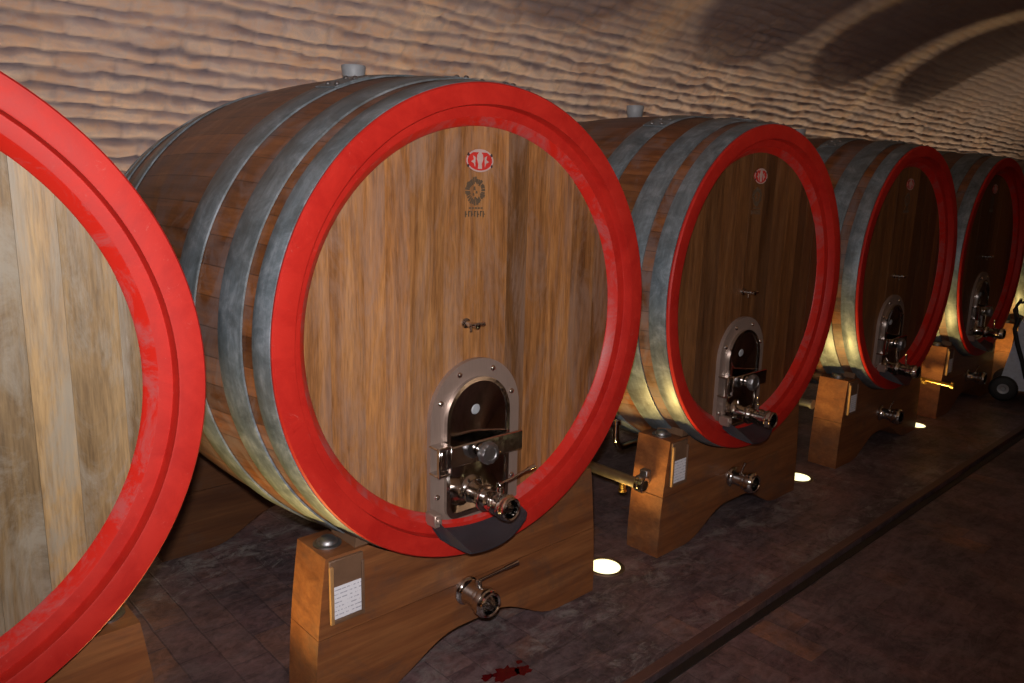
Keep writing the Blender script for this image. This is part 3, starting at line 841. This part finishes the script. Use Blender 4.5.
# ------------------------------------------------------------------ trolley machine at the right edge
mx, my = 8.74, -.03
t = empty('trolley_machine', (mx,my,0), 'white wheeled cellar machine with black hose and wheels at right edge', 'machine')
t.rotation_euler = (0,0,-PI/2+.2)
b = MB(); b.prism([(-.02,.12),(.42,.12),(.42,.78),(.38,.86),(.13,.86),(.09,.80)], -.22, .22); b.build('housing', M_WHITE, t)
b = MB(); b.box((.13,-.228,.66),(.30,-.219,.78), bev=.003); b.build('control_panel', M_RUB, t)
b = MB(); b.prof((.30,-.218,.50),(.30,-1,.50),[(.0001,0),(.03,0),(.03,.012),(.02,.02),(.0001,.022)],20); b.build('dial', M_RUB, t)
for yy in (-.235, .235):
    s = 1 if yy > 0 else -1
    b = MB(); b.prof((.03,yy-.025,.125),(.03,yy+1,.125),[(.05,0),(.100,0),(.118,.006),(.125,.016),(.125,.034),(.118,.044),(.100,.050),(.05,.050)],36)
    w = b.build('wheel', M_RUB, t); MB().prof((.03,yy-.022,.125),(.03,yy+1,.125),[(.0001,-.004),(.02,-.004),(.025,.004),(.052,.002),(.052,.042),(.0001,.044)],24).build('hub', M_DULL, w)
b = MB(); b.box((.34,-.16,0),(.40,-.12,.12), bev=.004); b.box((.34,.12,0),(.40,.16,.12), bev=.004); b.build('foot', M_RUB, t)
b = MB(); b.tube([(.05,-.16,.78),(.02,-.16,.90),(.05,-.16,.97),(.13,-.16,.99),(.22,-.16,.96),(.24,-.16,.85)], .013, 12); b.tube([(.05,.16,.78),(.02,.16,.90),(.05,.16,.97)], .013, 12); b.tube([(.05,-.16,.97),(.05,.16,.97)], .013, 12); b.build('handle', M_RUB, t)
b = MB(); b.tube([(.07,-.235,.84),(.05,-.245,.72),(.09,-.245,.58),(.15,-.245,.42),(.20,-.245,.26),(.27,-.245,.17),(.36,-.24,.14)], .020, 14); b.build('hose', M_RUB, t)

# red wine spill on the floor
WX, WY = 1.892, -0.130
rs = random.Random(9); b = MB()
for (cx, cy, r, n) in [(x-.0+WX-1.80, y+.30+WY, r, n) for x,y,r,n in ((1.80,-.30,.042,22),(1.87,-.33,.028,16),(1.73,-.27,.020,14),(1.90,-.28,.012,10))]:
    vs = []
    for i in range(n):
        a = 2*PI*i/n; rr = r*(1+rs.uniform(-.3,.25)); vs.append((cx+rr*1.5*math.cos(a), cy+rr*math.sin(a), .0012))
    m = len(vs); vs += [(x,y,-.001) for x,y,z in vs]
    b.add(vs, [tuple(range(m)), tuple(reversed(range(m,2*m)))]+[(i,m+i,m+(i+1)%m,(i+1)%m) for i in range(m)])
o = b.build('wine_spill', M_WINE); tag(o, 'small dark red wine spill on the tiles in front of the cradle with the card', 'spill', kind='stuff')

# ------------------------------------------------------------------ camera
f, yaw, pitch, roll, d, h = 761.93, .7464, .1985, .0244, 2.1688, .5338
fw = Vector((math.sin(yaw)*math.cos(pitch), math.cos(yaw)*math.cos(pitch), -math.sin(pitch)))
r = Vector((math.cos(yaw), -math.sin(yaw), 0)); u = r.cross(fw)
r2 = r*math.cos(roll)+u*math.sin(roll); u2 = u*math.cos(roll)-r*math.sin(roll)
cam = bpy.data.cameras.new('camera'); co = bpy.data.objects.new('camera', cam); C.objects.link(co)
co.matrix_world = Matrix(((r2.x,u2.x,-fw.x,0),(r2.y,u2.y,-fw.y,-d),(r2.z,u2.z,-fw.z,ZC+h),(0,0,0,1)))
cam.sensor_fit = 'HORIZONTAL'; cam.sensor_width = 36.0; cam.lens = f*36/1024; cam.clip_start = .02
scene.camera = co

# ------------------------------------------------------------------ light
def light(name, typ, loc, energy, col, size=.03, **kw):
    l = bpy.data.lights.new(name, typ); l.energy = energy; l.color = col
    if typ in ('POINT', 'SPOT'): l.shadow_soft_size = size
    for k, v in kw.items(): setattr(l, k, v)
    o = bpy.data.objects.new(name, l); C.objects.link(o); o.location = loc
    return o
# the warm lamps inside the recessed floor lights, added aisle ones included
for o in [q for q in bpy.data.objects if q.name.startswith('recessed_floor_light')]:
    if o.parent: continue
    light('floor_spot', 'SPOT', (o.location.x, o.location.y, .03), (85 if o.location.y < -2 else (95 if o.location.y > 2 else 55)), ((1.0,.80,.58) if o.location.y < -2 else ((1.0,.78,.50) if o.location.y > 2 else (1.0,.66,.20))), .07, spot_size=math.radians(120), spot_blend=.9).rotation_euler = (PI, 0, 0)
# the photographer's flash, just above the lens
fo = Vector(co.matrix_world.translation)+u2*.11+r2*(-.02)+fw*.03
fl = light('camera_flash', 'SPOT', fo, 315, (1.0,.93,.92), .03, spot_size=math.radians(108), spot_blend=1.0)
fl.rotation_euler = (fw+u2*.10-r2*.12).to_track_quat('-Z','Y').to_euler()
w = bpy.data.worlds.new('world'); scene.world = w; w.use_nodes = True
w.node_tree.nodes['Background'].inputs[0].default_value = (.5,.45,.5,1); w.node_tree.nodes['Background'].inputs[1].default_value = 0.02

scene.view_settings.view_transform = 'Standard'; scene.view_settings.look = 'None'
scene.view_settings.exposure = 0.0; scene.view_settings.gamma = 1.0; scene.view_settings.use_curve_mapping = False
